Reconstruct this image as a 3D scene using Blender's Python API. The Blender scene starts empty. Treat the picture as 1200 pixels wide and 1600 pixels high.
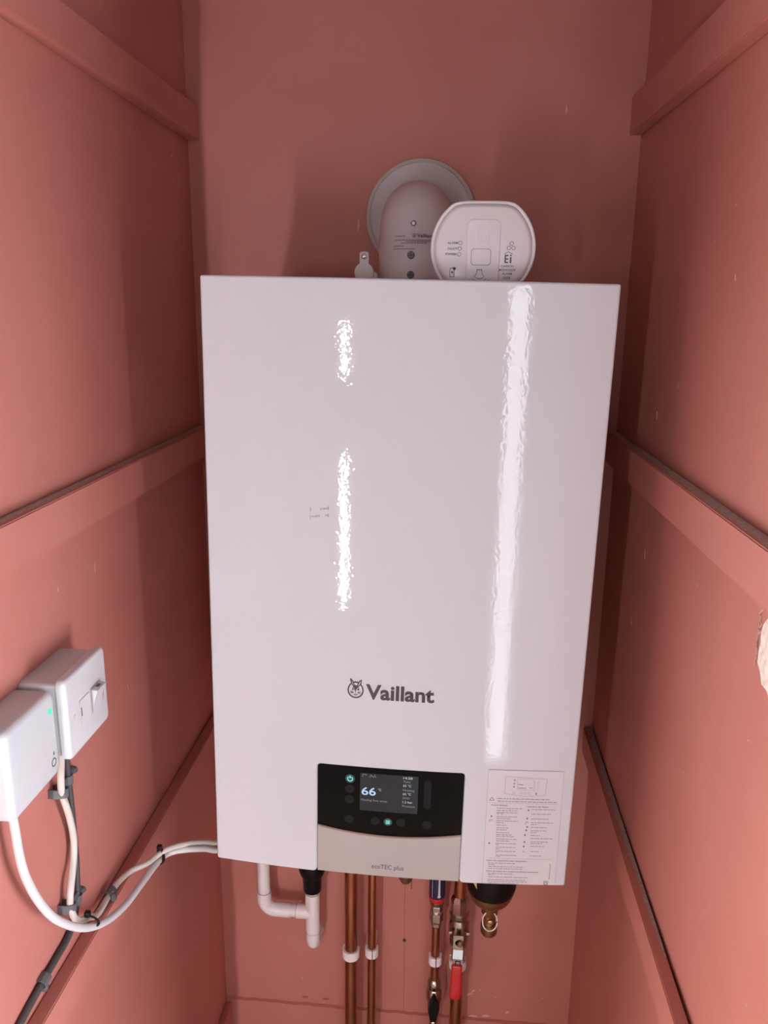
import bpy, bmesh, math, random
from mathutils import Vector, Matrix
random.seed(7)
sc = bpy.context.scene
C = sc.collection
PI = math.pi

# ------------------------------------------------------------------ camera
def cam_matrix(loc, pitch, yaw, roll):
    cy, sy, cp, sp = math.cos(yaw), math.sin(yaw), math.cos(pitch), math.sin(pitch)
    fwd = Vector((sy*cp, cy*cp, -sp)); right = Vector((cy, -sy, 0)); down = fwd.cross(right)
    cr, sr = math.cos(roll), math.sin(roll)
    r2 = right*cr + down*sr; d2 = -right*sr + down*cr
    m = Matrix((r2, -d2, -fwd)).transposed().to_4x4(); m.translation = loc
    return m
cd = bpy.data.cameras.new('camera'); cam = bpy.data.objects.new('camera', cd); C.objects.link(cam)
cam.matrix_world = cam_matrix(Vector((.0526, -1.221, .6857)), .2453, -.0846, -.0114)
cd.sensor_fit = 'AUTO'; cd.sensor_width = 36; cd.lens = 1236.74/1600*36
cd.clip_start = .01; cd.clip_end = 50
sc.camera = cam

# ------------------------------------------------------------------ world, exposure
w = bpy.data.worlds.new('world'); sc.world = w; w.use_nodes = True
w.node_tree.nodes['Background'].inputs[0].default_value = (.75, .85, 1, 1)
w.node_tree.nodes['Background'].inputs[1].default_value = .6
sc.view_settings.view_transform = 'Standard'; sc.view_settings.look = 'None'
sc.view_settings.exposure = 0.86; sc.view_settings.gamma = 1; sc.view_settings.use_curve_mapping = False
# daylight of the hall's windows (strengths of the lit panes; left strip is added slits)
WINDOW_RIGHT, WINDOW_LEFT, STRIP_LEFT, STRIP_RIGHT = 11.3, 9.7, 215.0, 4.5

# ------------------------------------------------------------------ materials
def mat(name, col, rough=.5, metal=0, spec=.5, emit=None, estr=0, coat=0):
    m = bpy.data.materials.new(name); m.use_nodes = True
    b = m.node_tree.nodes['Principled BSDF']
    b.inputs['Base Color'].default_value = (*col, 1); b.inputs['Roughness'].default_value = rough
    b.inputs['Metallic'].default_value = metal; b.inputs['Specular IOR Level'].default_value = spec
    b.inputs['Coat Weight'].default_value = coat
    if emit: b.inputs['Emission Color'].default_value = (*emit, 1); b.inputs['Emission Strength'].default_value = estr
    return m
def nodes(m): return m.node_tree.nodes, m.node_tree.links, m.node_tree.nodes['Principled BSDF']
def add_bump(m, scale, strength, dist=.001, detail=3):
    n, l, b = nodes(m)
    tc = n.new('ShaderNodeTexCoord'); no = n.new('ShaderNodeTexNoise'); bu = n.new('ShaderNodeBump')
    no.inputs['Scale'].default_value = scale; no.inputs['Detail'].default_value = detail
    bu.inputs['Strength'].default_value = strength; bu.inputs['Distance'].default_value = dist
    l.new(tc.outputs['Object'], no.inputs['Vector']); l.new(no.outputs['Fac'], bu.inputs['Height']); l.new(bu.outputs['Normal'], b.inputs['Normal'])
def mottle(m, a, c, scale, detail=4, lo=.35, hi=.65, stretch=None):
    n, l, b = nodes(m)
    tc = n.new('ShaderNodeTexCoord'); no = n.new('ShaderNodeTexNoise'); cr = n.new('ShaderNodeValToRGB')
    no.inputs['Scale'].default_value = scale; no.inputs['Detail'].default_value = detail
    cr.color_ramp.elements[0].position = lo; cr.color_ramp.elements[1].position = hi
    cr.color_ramp.elements[0].color = (*a, 1); cr.color_ramp.elements[1].color = (*c, 1)
    src = tc.outputs['Object']
    if stretch:
        mp = n.new('ShaderNodeMapping'); mp.inputs['Scale'].default_value = stretch
        l.new(src, mp.inputs['Vector']); src = mp.outputs['Vector']
    l.new(src, no.inputs['Vector']); l.new(no.outputs['Fac'], cr.inputs['Fac']); l.new(cr.outputs['Color'], b.inputs['Base Color'])
    return cr

PAINT = (.51, .187, .148)
M = {}
M['paint'] = mat('terracotta_paint', PAINT, .5, spec=.45)
mottle(M['paint'], (.495, .178, .140), (.525, .196, .156), 7)
add_bump(M['paint'], 420, .12, .0006)
M['dust'] = mat('settled_grey_dust', (.42, .33, .29), .9); mottle(M['dust'], (.36, .27, .235), (.48, .385, .345), 240)
M['chip'] = mat('exposed_pale_undercoat', (.66, .42, .34), .8)
M['plaster'] = mat('exposed_plaster', (.78, .68, .58), .9); mottle(M['plaster'], (.68, .56, .47), (.86, .78, .68), 160)
M['pencil'] = mat('pencil_mark', (.18, .09, .07), .8)
M['stain'] = mat('brown_wall_stain', (.33, .115, .08), .6)
M['screw'] = mat('dark_plated_screw', (.16, .145, .14), .35, metal=1)
M['joint'] = mat('grey_joint_line', (.36, .32, .32), .5)
M['hall'] = mat('hall_white_wall', (.38, .375, .37), .7); add_bump(M['hall'], 200, .05)
M['hall_floor'] = mat('hall_floor_wood', (.42, .30, .20), .4); mottle(M['hall_floor'], (.34, .23, .15), (.48, .35, .24), 6, stretch=(8, 1, 1))
M['frame'] = mat('white_window_frame', (.8, .8, .8), .4)
M['enamel'] = mat('white_enamel', (.63, .635, .67), .03, spec=.5)
add_bump(M['enamel'], 230, .085, .0008, 1)
M['chassis'] = mat('white_sheet_steel', (.78, .77, .78), .3)
M['black_gloss'] = mat('black_gloss_panel', (.003, .003, .0035), .1, spec=.14)
M['silver'] = mat('brushed_silver_flap', (.44, .41, .395), .42, metal=.35); add_bump(M['silver'], 1500, .03, .0005)
M['rose'] = mat('rose_metal_trim', (.30, .20, .18), .35, metal=.6)
M['screen'] = mat('screen_glass', (.02, .02, .022), .2, spec=.14, emit=(.12, .115, .12), estr=.08)
M['screen_side'] = mat('screen_side_column', (.02, .02, .022), .2, spec=.14, emit=(.12, .12, .15), estr=.08)
M['scr_blue'] = mat('screen_blue_digits', (.02, .02, .02), .3, emit=(.42, .62, .9), estr=.6)
M['scr_white'] = mat('screen_white_text', (.02, .02, .02), .3, emit=(.6, .62, .68), estr=.45)
M['scr_grey'] = mat('screen_grey_text', (.02, .02, .02), .3, emit=(.42, .42, .48), estr=.32)
M['button'] = mat('dark_touch_button', (.010, .010, .011), .35, spec=.14)
M['button_lit'] = mat('lit_touch_button', (.01, .03, .03), .35, emit=(.02, .11, .11), estr=.2)
M['teal'] = mat('teal_light', (.02, .05, .05), .4, emit=(.25, .85, .75), estr=.6)
M['logo'] = mat('chrome_logo_foil', (.105, .08, .08), .22, metal=.8)
M['ink'] = mat('black_ink', (.02, .018, .018), .6)
M['ink_grey'] = mat('grey_ink', (.13, .11, .115), .7)
M['ink_soft'] = mat('soft_grey_ink', (.30, .26, .27), .7)
M['paper'] = mat('sticker_paper', (.66, .63, .64), .45)
M['smudge'] = mat('grey_smudge', (.36, .31, .33), .6)
M['flue'] = mat('flue_light_grey', (.66, .625, .62), .38); add_bump(M['flue'], 900, .03, .0004)
M['flue_ring'] = mat('flue_collar_grey', (.58, .55, .53), .45)
M['steel'] = mat('bright_steel', (.62, .60, .58), .2, metal=1)
M['dark'] = mat('dark_recess', (.02, .018, .018), .6)
M['alarm'] = mat('alarm_white_plastic', (.74, .70, .71), .22)
M['spur'] = mat('white_moulded_plastic', (.60, .595, .605), .22)
M['spur_box'] = mat('white_box_plastic', (.54, .535, .54), .35)
M['cap'] = mat('white_screw_cap', (.58, .57, .58), .4)
M['led'] = mat('green_led', (.01, .10, .07), .3, emit=(.03, .85, .55), estr=.6)
M['cable_white'] = mat('white_cable_sheath', (.60, .585, .58), .4)
M['cable_cream'] = mat('cream_cable_sheath', (.62, .57, .51), .45); mottle(M['cable_cream'], (.62, .57, .51), (.36, .30, .26), 60, lo=.66, hi=.74)
M['cable_grey'] = mat('dark_grey_cable_sheath', (.062, .058, .056), .45)
M['clip_grey'] = mat('grey_plastic_clip', (.11, .11, .115), .5)
M['tie'] = mat('black_cable_tie', (.004, .004, .004), .35)
M['copper'] = mat('copper_tube', (.5, .23, .12), .33, metal=1)
mottle(M['copper'], (.52, .25, .14), (.33, .13, .07), 22, lo=.35, hi=.75, stretch=(3, 3, .5))
M['brass'] = mat('brass', (.42, .27, .13), .35, metal=1)
M['old_brass'] = mat('dull_brass', (.24, .13, .08), .5, metal=.8)
M['nickel'] = mat('nickel_fitting', (.42, .37, .33), .24, metal=1)
M['pvc'] = mat('white_plastic_waste', (.84, .79, .78), .35)
M['pipe_clip'] = mat('white_pipe_clip', (.88, .85, .83), .4)
M['rubber'] = mat('black_rubber', (.006, .005, .005), .4, spec=.18)
M['navy'] = mat('navy_blue_sleeve', (.013, .013, .05), .35)
M['red'] = mat('red_plastic_grip', (.55, .02, .02), .35)
M['white_print'] = mat('white_print', (.62, .60, .66), .5)
M['yellow'] = mat('yellow_sticker', (.72, .62, .34), .5)

# ------------------------------------------------------------------ helpers
def finish(name, me, m, parent=None, smooth=None):
    me.materials.append(M[m] if isinstance(m, str) else m)
    if smooth is not None:
        me.shade_smooth(); me.set_sharp_from_angle(angle=math.radians(smooth))
    o = bpy.data.objects.new(name, me); C.objects.link(o)
    if parent: o.parent = parent
    return o
def from_bm(name, bm, m, parent=None, smooth=35):
    bmesh.ops.recalc_face_normals(bm, faces=bm.faces)
    me = bpy.data.meshes.new(name); bm.to_mesh(me); bm.free()
    return finish(name, me, m, parent, smooth)
def bm_box(bm, lo, hi):
    vs = [bm.verts.new((x, y, z)) for x in (lo[0], hi[0]) for y in (lo[1], hi[1]) for z in (lo[2], hi[2])]
    for f in ((0, 1, 3, 2), (4, 6, 7, 5), (0, 4, 5, 1), (2, 3, 7, 6), (0, 2, 6, 4), (1, 5, 7, 3)):
        bm.faces.new([vs[i] for i in f])
    return vs
def box(name, lo, hi, m, parent=None, bevel=0, seg=2):
    bm = bmesh.new(); bm_box(bm, lo, hi)
    if bevel: bmesh.ops.bevel(bm, geom=bm.edges[:], offset=bevel, segments=seg, profile=.5, affect='EDGES')
    return from_bm(name, bm, m, parent)
def bm_lathe(bm, prof, axis='Z', origin=(0, 0, 0), seg=28, cap=True):
    rings = []
    for r, h in prof:
        ring = []
        for k in range(seg):
            a = 2*PI*k/seg; u, v = r*math.cos(a), r*math.sin(a)
            p = {'Z': (u, v, h), 'Y': (u, h, v), 'X': (h, u, v)}[axis]
            ring.append(bm.verts.new((p[0]+origin[0], p[1]+origin[1], p[2]+origin[2])))
        rings.append(ring)
    for a, c in zip(rings, rings[1:]):
        for k in range(seg): bm.faces.new((a[k], a[(k+1) % seg], c[(k+1) % seg], c[k]))
    if cap: bm.faces.new(rings[0]); bm.faces.new(rings[-1])
def lathe(name, prof, m, parent=None, axis='Z', origin=(0, 0, 0), seg=28, smooth=35, cap=True):
    bm = bmesh.new(); bm_lathe(bm, prof, axis, origin, seg, cap)
    return from_bm(name, bm, m, parent, smooth)
def catmull(pts, n=8):
    P = [Vector(p) for p in pts]; P = [P[0]*2-P[1]] + P + [P[-1]*2-P[-2]]; out = []
    for i in range(1, len(P)-2):
        a, b_, c, d = P[i-1:i+3]
        for k in range(n):
            t = k/n
            out.append(.5*((2*b_) + (c-a)*t + (2*a-5*b_+4*c-d)*t*t + (3*b_-a-3*c+d)*t**3))
    out.append(P[-2]); return out
def bm_tube(bm, path, r, seg=14, flat=None, cap=True):
    path = [Vector(p) for p in path]; rings = []; N = len(path)
    t0 = (path[1]-path[0]).normalized(); up = Vector((0, 0, 1)) if abs(t0.z) < .9 else Vector((1, 0, 0))
    nrm = (up - t0*up.dot(t0)).normalized()
    for i, p in enumerate(path):
        t = (path[min(i+1, N-1)] - path[max(i-1, 0)]).normalized()
        nrm = (nrm - t*nrm.dot(t)).normalized(); bi = t.cross(nrm)
        rr = r(i/(N-1)) if callable(r) else r
        ring = []
        for k in range(seg):
            a = 2*PI*k/seg; off = nrm*math.cos(a)*rr + bi*math.sin(a)*rr
            if flat: off = Vector((off.x*flat[0], off.y*flat[1], off.z*flat[2]))
            ring.append(bm.verts.new(p+off))
        rings.append(ring)
    for a, c in zip(rings, rings[1:]):
        for k in range(seg): bm.faces.new((a[k], a[(k+1) % seg], c[(k+1) % seg], c[k]))
    if cap: bm.faces.new(rings[0]); bm.faces.new(rings[-1])
def tube(name, path, r, m, parent=None, seg=14, flat=None, smooth=50):
    bm = bmesh.new(); bm_tube(bm, path, r, seg, flat)
    return from_bm(name, bm, m, parent, smooth)
def bm_prism(bm, front, back):
    a = [bm.verts.new(p) for p in front]; b_ = [bm.verts.new(p) for p in back]; n_ = len(a)
    bm.faces.new(a); bm.faces.new(b_[::-1])
    for i in range(n_): bm.faces.new((a[i], b_[i], b_[(i+1) % n_], a[(i+1) % n_]))
def empty(name, loc=(0, 0, 0), rot=(0, 0, 0)):
    o = bpy.data.objects.new(name, None); C.objects.link(o); o.location = loc; o.rotation_euler = rot
    o.empty_display_size = .02
    return o
def tag(o, label, cat=None, group=None, kind=None):
    o['label'] = label
    if cat: o['category'] = cat
    if group: o['group'] = group
    if kind: o['kind'] = kind
    return o
def rrect(x0, z0, x1, z1, r, n_=5):
    pts = []
    for cx, cz, a0 in ((x1-r, z1-r, 0), (x0+r, z1-r, 90), (x0+r, z0+r, 180), (x1-r, z0+r, 270)):
        for k in range(n_+1):
            a = math.radians(a0+90*k/n_); pts.append((cx+r*math.cos(a), cz+r*math.sin(a)))
    return pts
def circle(cx, cz, r, n_=24, rz=None):
    return [(cx+r*math.cos(2*PI*k/n_), cz+(rz or r)*math.sin(2*PI*k/n_)) for k in range(n_)]
# decals: flat print laid on a surface given by surf(u, v, height)
def decal(name, polys, surf, h, m, parent):
    bm = bmesh.new()
    for p in polys: bm.faces.new([bm.verts.new(surf(u, v, h)) for u, v in p])
    me = bpy.data.meshes.new(name); bm.to_mesh(me); bm.free()
    return finish(name, me, m, parent)
def slab(name, poly, surf, h, base, m, parent, smooth=30):
    bm = bmesh.new(); bm_prism(bm, [surf(u, v, h) for u, v in poly], [surf(u, v, base) for u, v in poly])
    return from_bm(name, bm, m, parent, smooth)
def stroke(pts, wd, closed=False):
    """thick polyline as quads"""
    out = []; n_ = len(pts); m_ = n_ if closed else n_-1
    segs = []
    for i in range(m_):
        (x0, y0), (x1, y1) = pts[i], pts[(i+1) % n_]; q = max(1, int(math.hypot(x1-x0, y1-y0)/.012))
        for k in range(q): segs.append(((x0+(x1-x0)*k/q, y0+(y1-y0)*k/q), (x0+(x1-x0)*(k+1)/q, y0+(y1-y0)*(k+1)/q)))
    for (x0, y0), (x1, y1) in segs:
        L = math.hypot(x1-x0, y1-y0) or 1e-9; ox, oy = -(y1-y0)/L*wd/2, (x1-x0)/L*wd/2
        ex, ey = (x1-x0)/L*wd*.25, (y1-y0)/L*wd*.25
        out.append([(x0+ox-ex, y0+oy-ey), (x1+ox+ex, y1+oy+ey), (x1-ox+ex, y1-oy+ey), (x0-ox-ex, y0-oy-ey)])
    return out
def arc(cx, cz, r, a0, a1, n_=10, rz=None):
    return [(cx+r*math.cos(math.radians(a0+(a1-a0)*k/n_)), cz+(rz or r)*math.sin(math.radians(a0+(a1-a0)*k/n_))) for k in range(n_+1)]
def text(name, body, surf, h, m, parent, x0, z0, height=None, x1=None, bold=0, align='L'):
    """lettering: baseline-left at x0,z0; cap height; optional width fit to x1"""
    cu = bpy.data.curves.new('t', 'FONT'); cu.body = body; cu.size = 1; cu.resolution_u = 3; cu.offset = bold; cu.fill_mode = 'FRONT'
    o = bpy.data.objects.new('t', cu); C.objects.link(o)
    dg = bpy.context.evaluated_depsgraph_get(); dg.update()
    me = bpy.data.meshes.new_from_object(o.evaluated_get(dg))
    bpy.data.objects.remove(o); bpy.data.curves.remove(cu)
    xs = [v.co.x for v in me.vertices]; lo, hi = min(xs), max(xs)
    s = height/.70
    sx = (x1-x0)/(hi-lo) if x1 is not None else s
    off = {'L': 0, 'R': -(hi-lo)*sx, 'C': -(hi-lo)*sx/2}[align]
    for v in me.vertices:
        v.co = surf(x0+off+(v.co.x-lo)*sx, z0+v.co.y*s, h)
    me.name = name; me.materials.clear()
    return finish(name, me, m, parent)

# ------------------------------------------------------------------ the cupboard
XL, XR = -.344, .302
FLOOR, CEIL, FRONT = -.86, 1.42, -.72
def struct(o, label): return tag(o, label, kind='structure')
wall_back = struct(box('wall_back', (XL-.02, 0, FLOOR), (XR+.02, .03, CEIL), 'paint'), 'terracotta painted back wall of the cupboard behind the boiler')
wall_left = struct(box('wall_left', (XL-.03, FRONT, FLOOR), (XL, 0, CEIL), 'paint'), 'terracotta painted side wall of the cupboard carrying the switch boxes')
wall_right = struct(box('wall_right', (XR, FRONT, FLOOR), (XR+.03, 0, CEIL), 'paint'), 'terracotta painted side wall of the cupboard with a bare plaster patch')
struct(box('floor', (-1.45, -2.05, FLOOR-.03), (1.45, .03, FLOOR), 'hall_floor'), 'wooden floor of the hall and cupboard')
struct(box('ceiling', (-1.45, -2.05, CEIL), (1.45, .03, CEIL+.03), 'hall'), 'white ceiling of the hall and cupboard')
# hall in front of the cupboard
bm = bmesh.new()
bm_box(bm, (-1.45, FRONT-.02, FLOOR), (XL-.03, FRONT+.03, CEIL)); bm_box(bm, (XR+.03, FRONT-.02, FLOOR), (1.45, FRONT+.03, CEIL))
bm_box(bm, (XL-.03, FRONT-.02, 1.2), (XR+.03, FRONT+.0, CEIL))
struct(from_bm('wall_front', bm, 'hall'), 'white hall wall around the cupboard opening')
def wall_with_window(name, axis, pos, thick, lo, hi, holes, label, multi=()):
    """axis 'Y': wall spans x; axis 'X': wall spans y; holes (a0,a1,z0,z1)"""
    bm = bmesh.new(); cuts = sorted([(h[0], h[1], [(h[2], h[3])]) for h in holes] + list(multi))
    def bb(a0, a1, z0, z1):
        if a1-a0 < 1e-6 or z1-z0 < 1e-6: return
        if axis == 'Y': bm_box(bm, (a0, min(pos, pos+thick), z0), (a1, max(pos, pos+thick), z1))
        else: bm_box(bm, (min(pos, pos+thick), a0, z0), (max(pos, pos+thick), a1, z1))
    a = lo
    for h in cuts:
        bb(a, h[0], FLOOR, CEIL); z = FLOOR
        for q0, q1 in h[2]: bb(h[0], h[1], z, q0); z = q1
        bb(h[0], h[1], z, CEIL); a = h[1]
    bb(a, hi, FLOOR, CEIL)
    return struct(from_bm(name, bm, 'hall'), label)
WARM = (1.03, .99, 1.02)
def window(num, axis, pos, h, strength, label, fr=.03, col=(.94, .99, 1.12)):
    r = struct(empty('window_%d' % num), label)
    a0, a1, z0, z1 = h; bm = bmesh.new()
    def bb(p0, p1, q0, q1, d):
        if axis == 'Y': bm_box(bm, (p0, pos-d, q0), (p1, pos+d, q1))
        else: bm_box(bm, (pos-d, p0, q0), (pos+d, p1, q1))
    if fr:
        bb(a0, a1, z0, z0+fr, .02); bb(a0, a1, z1-fr, z1, .02); bb(a0, a0+fr, z0+fr, z1-fr, .02); bb(a1-fr, a1, z0+fr, z1-fr, .02)
        from_bm('window_frame', bm, 'frame', r)
    bm = bmesh.new(); bb(a0+fr, a1-fr, z0+fr, z1-fr, .003)
    m = mat('daylit_pane', (.1, .1, .1), .2, emit=col, estr=strength)
    from_bm('pane', bm, m, r)
HB = -1.95
wl, wu, wr = (-.396, -.372, -.25, .245), (-.396, -.372, .50, .655), (.375, .495, FLOOR+.04, .78)
wall_with_window('wall_hall_back', 'Y', HB, -.06, -1.45, 1.45, [wr], 'white hall wall facing the cupboard with a narrow window and added light slits', [(wl[0], wl[1], [(wl[2], wl[3]), (wu[2], wu[3])])])
window(1, 'Y', HB-.03, wl, STRIP_LEFT, 'very narrow tall lit slit added for the bright streak on the boiler', .004, WARM)  # added slit, stands in for a gap of window light beside the camera
window(5, 'Y', HB-.03, wu, STRIP_LEFT, 'very narrow short lit slit added above the tall one', .004, WARM)  # added slit, sized to the upper piece of the reflected streak
box('streak_break_bar', (wu[0], HB-.045, .548), (wu[1], HB-.02, .562), 'frame', bpy.data.objects['window_5'])  # bar added to break the streak mirrored in the cover
window(2, 'Y', HB-.03, wr, STRIP_RIGHT, 'tall narrow daylit window reaching down to the hall floor', .012)
h3 = (-1.6, -.80, -.60, .42)
wall_with_window('wall_hall_right', 'X', 1.35, .06, -2.05, FRONT, [h3], 'white side wall of the hall with a wide window, seen from the switch boxes')
window(3, 'X', 1.38, h3, WINDOW_RIGHT, 'wide daylit window in the hall side wall facing the switch boxes')
h4 = (-1.45, -.80, -.62, .36)
wall_with_window('wall_hall_left', 'X', -1.35, -.06, -2.05, FRONT, [h4], 'white side wall of the hall facing the bare plaster patch')
window(4, 'X', -1.38, h4, WINDOW_LEFT, 'wide daylit window in the hall side wall facing the plaster patch', .03, WARM)

# shelf battens and skirting
def batten(num, side, z0b, z1b, z0f, z1f, label, th=.0165, gap_f=0, dust=None):
    xw = XL if side < 0 else XR; s = -side
    bm = bmesh.new(); vs = []
    for y, z0, z1, g in ((-.0005, z0b, z1b, .0), (FRONT+.03, z0f, z1f, gap_f)):
        for x in (xw+s*(g+.0004), xw+s*(th+g)):
            for z in (z0, z1): vs.append(bm.verts.new((x, y, z)))
    for f in ((0, 1, 3, 2), (4, 6, 7, 5), (0, 4, 5, 1), (2, 3, 7, 6), (0, 2, 6, 4), (1, 5, 7, 3)): bm.faces.new([vs[i] for i in f])
    bmesh.ops.bevel(bm, geom=bm.edges[:], offset=.0012, segments=2, affect='EDGES')
    o = struct(from_bm('trim_%d' % num, bm, 'paint'), label)
    if dust:
        w0, w1, y_end = dust; Ld = abs(FRONT+.03); K = 150; prev = None; bm = bmesh.new(); drift = 0
        for k in range(K+1):
            t = k/K*y_end; y = -.002-t*(Ld-.006); z = z1b+(z1f-z1b)*(-y/Ld)+.00025
            drift = .86*drift+random.uniform(-.06, .06)
            f = min(.93, max(.04, (w0+(w1-w0)*k/K)+drift+random.uniform(-.04, .04)))
            a, c = xw+s*(gap_f*(-y/Ld)+.0012), xw+s*(gap_f*(-y/Ld)+.0012+(th-.0024)*f)
            row = [bm.verts.new((a, y, z)), bm.verts.new((c, y, z))]
            if prev: bm.faces.new((prev[0], prev[1], row[1], row[0]))
            prev = row
        from_bm('dust_strip', bm, 'dust', o, None)
    return o
batten(1, -1, .927, .974, .929, .966, 'painted shelf batten high on the side wall above the switch boxes')
batten(2, 1, .930, .979, .905, .952, 'painted shelf batten highest on the wall that has the plaster patch')
batten(3, -1, .467, .512, .460, .505, 'dusty shelf batten at mid height above the switch boxes', dust=(.55, .80, 1))
batten(4, 1, .472, .517, .477, .521, 'dusty shelf batten just above the plaster patch', dust=(.75, .88, 1))
batten(5, -1, -.030, .012, -.034, .006, 'painted shelf batten below the switch boxes with cables crossing it')
batten(6, 1, -.022, .020, -.018, .026, 'low dusty batten standing proud of the wall below the plaster patch', .0145, .0035, (.85, .22, .72))
bm = bmesh.new()   # ragged-topped skirting along the back wall
N = 60; top = []
for i in range(N+1):
    x = XL+.001+(XR-XL-.002)*i/N; top.append((x, -.590 - .004*i/N + random.uniform(-.0012, .0012)))
poly = [(XL+.001, FLOOR)] + top + [(XR-.001, FLOOR)]
bm_prism(bm, [(x, -.006, z) for x, z in poly], [(x, -.0002, z+(.0015 if z > FLOOR else 0)) for x, z in poly])
struct(from_bm('baseboard_back', bm, 'paint', smooth=20), 'painted skirting board along the foot of the back wall')
struct(box('baseboard_left', (XL, FRONT+.01, FLOOR), (XL+.012, -.0065, -.595), 'paint', bevel=.002), 'painted skirting board under the switch box wall')
struct(box('baseboard_right', (XR-.012, FRONT+.01, FLOOR), (XR, -.0065, -.615), 'paint', bevel=.002), 'painted skirting board under the plaster patch wall')

# marks on the paint
def left_s(u, v, h): return (XL+h, u, v)
def right_s(u, v, h): return (XR-h, u, v)
def back_s(u, v, h): return (u, -h, v)
def chip(parent, surf, u, v, r, asp=1.0, ang=0.0, m='chip'):
    n_ = random.randint(6, 8); pts = []
    for k in range(n_):
        a = 2*PI*k/n_; q = r*random.uniform(.55, 1.1); x, z = q*math.cos(a)*asp, q*math.sin(a)
        pts.append((u+x*math.cos(ang)-z*math.sin(ang), v+x*math.sin(ang)+z*math.cos(ang)))
    o = slab('paint_chip', pts, surf, .0004, -.0002, m, parent)
    return o
for (u, v, r, asp, ang) in [(-.228, .568, .0012, 5, 1.5), (-.233, .394, .0012, 9, 1.3), (-.447, .426, .0013, 2, .3), (-.454, .418, .001, 1.5, 1), (-.244, .329, .0009, 1.5, 0),
        (-.196, .288, .0008, 8, .9), (-.168, .202, .0008, 1.2, 0), (-.615, .351, .0012, 1, 0), (-.6205, .3524, .0012, 1, 0), (-.472, .232, .0012, 1.4, .5),
        (-.532, .246, .0012, 1, 0), (-.486, .196, .001, 1, 0), (-.486, .157, .0011, 1, 0), (-.343, -.048, .0016, 1.3, 1), (-.396, -.09, .0016, 1, 0),
        (-.68, .154, .0012, 1, 0), (-.107, 1.048, .0012, 1, 0), (-.0856, 1.024, .001, 2, .4), (-.437, .7845, .0012, 1, 0), (-.385, .757, .001, 1, 0),
        (-.4565, .720, .0018, 2.4, 1.2), (-.307, .612, .0008, 5, 1.5)]: chip(wall_right, right_s, u, v, r, asp, ang)
for k in range(14): chip(wall_right, right_s, random.uniform(-.012, -.003), random.uniform(.55, .95), random.uniform(.0006, .0014), 1.6, random.random()*3)
for (u, v, r, asp, ang) in [(-.101, 1.043, .001, 1, 0), (-.337, .224, .0009, 8, 1.9), (-.327, .212, .0009, 4, 2.2), (-.401, .403, .0009, 9, 1.5), (-.486, .408, .001, 3, 1.4),
        (-.353, .480, .001, 2, 0), (-.074, .894, .0013, 1.2, 0), (-.0742, .8595, .001, 1, 0), (-.0514, .801, .001, 1, 0), (-.02, .766, .001, 1, 0)]: chip(wall_left, left_s, u, v, r, asp, ang)
for k in range(16): chip(wall_left, left_s, random.uniform(-.06, -.006), random.uniform(.76, .93), random.uniform(.0005, .001), 1.3, random.random()*3)
for (u, v, r, asp, ang) in [(.1972, .9635, .0013, 5, 1.57), (-.0935, .813, .0014, 8, 1.5), (-.1575, -.4185, .0022, 1.6, .8), (-.160, -.408, .0014, 1.4, 0), (-.196, -.534, .0018, 1.3, 0),
        (.1205, -.5393, .0026, 2.6, .4), (.125, -.533, .0022, 2.4, .9), (.138, -.529, .0014, 1, 0), (.1895, -.5746, .003, 1.4, .5), (.168, -.542, .0012, 1, 0), (.128, -.590, .004, 2.5, .1), (.15, -.586, .003, 3, 0),
        (.2532, -.536, .0012, 1, 0)]: chip(wall_back, back_s, u, v, r, asp, ang)
chip(wall_back, back_s, .049, -.392, .0013, 4, .1, 'pencil')
for (px_, pz_) in ((-.152, -.578), (-.19, -.577)): chip(wall_back, back_s, px_, pz_, .0035, 2.2, 0, 'stain')
# bare plaster patch with torn paint edge on the right wall
pp = []
for k in range(26):
    a = 2*PI*k/26; q = random.uniform(.9, 1.08)
    pp.append((-.652+.040*q*math.cos(a), .437+.034*q*math.sin(a)))
slab('plaster_patch', pp, right_s, .0012, -.0006, 'plaster', wall_right)
for k in range(7):
    z0 = .415+.006*k
    decal('torn_paint_edge', stroke([(-.608+random.uniform(-.003, .002), z0), (-.606+random.uniform(-.003, .002), z0+.006), (-.609+random.uniform(-.004, .002), z0+.012)], .0014), right_s, .0006, 'chip', wall_right)
# pencil line and the screw on the back wall
decal('pencil_line', stroke([(-.0064, -.20), (-.0052, -.36), (-.0042, -.4314), (-.0030, -.588)], .0008), back_s, .0003, 'pencil', wall_back)
sw = tag(empty('wall_screw', (-.0042, 0, -.4314)), 'small dark screw head on the pencil line of the back wall', 'screw')
lathe('head', [(.0032, -.0002), (.0032, -.0014), (.0022, -.0022)], 'dark', sw, 'Y', seg=16)
box('slot', (-.0016, -.0026, -.0003), (.0016, -.0021, .0003), 'steel', sw)

# ------------------------------------------------------------------ the boiler
ROLL = .0139
boiler = tag(empty('boiler', (-.01, 0, 0), (0, ROLL, 0)), 'tall white wall-hung gas boiler with black display panel', 'boiler')
def yb(x): return -(.36+.012*(1-(x/.22)**2))
def bs(u, v, h): return (u, yb(u)-h, v)
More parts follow.
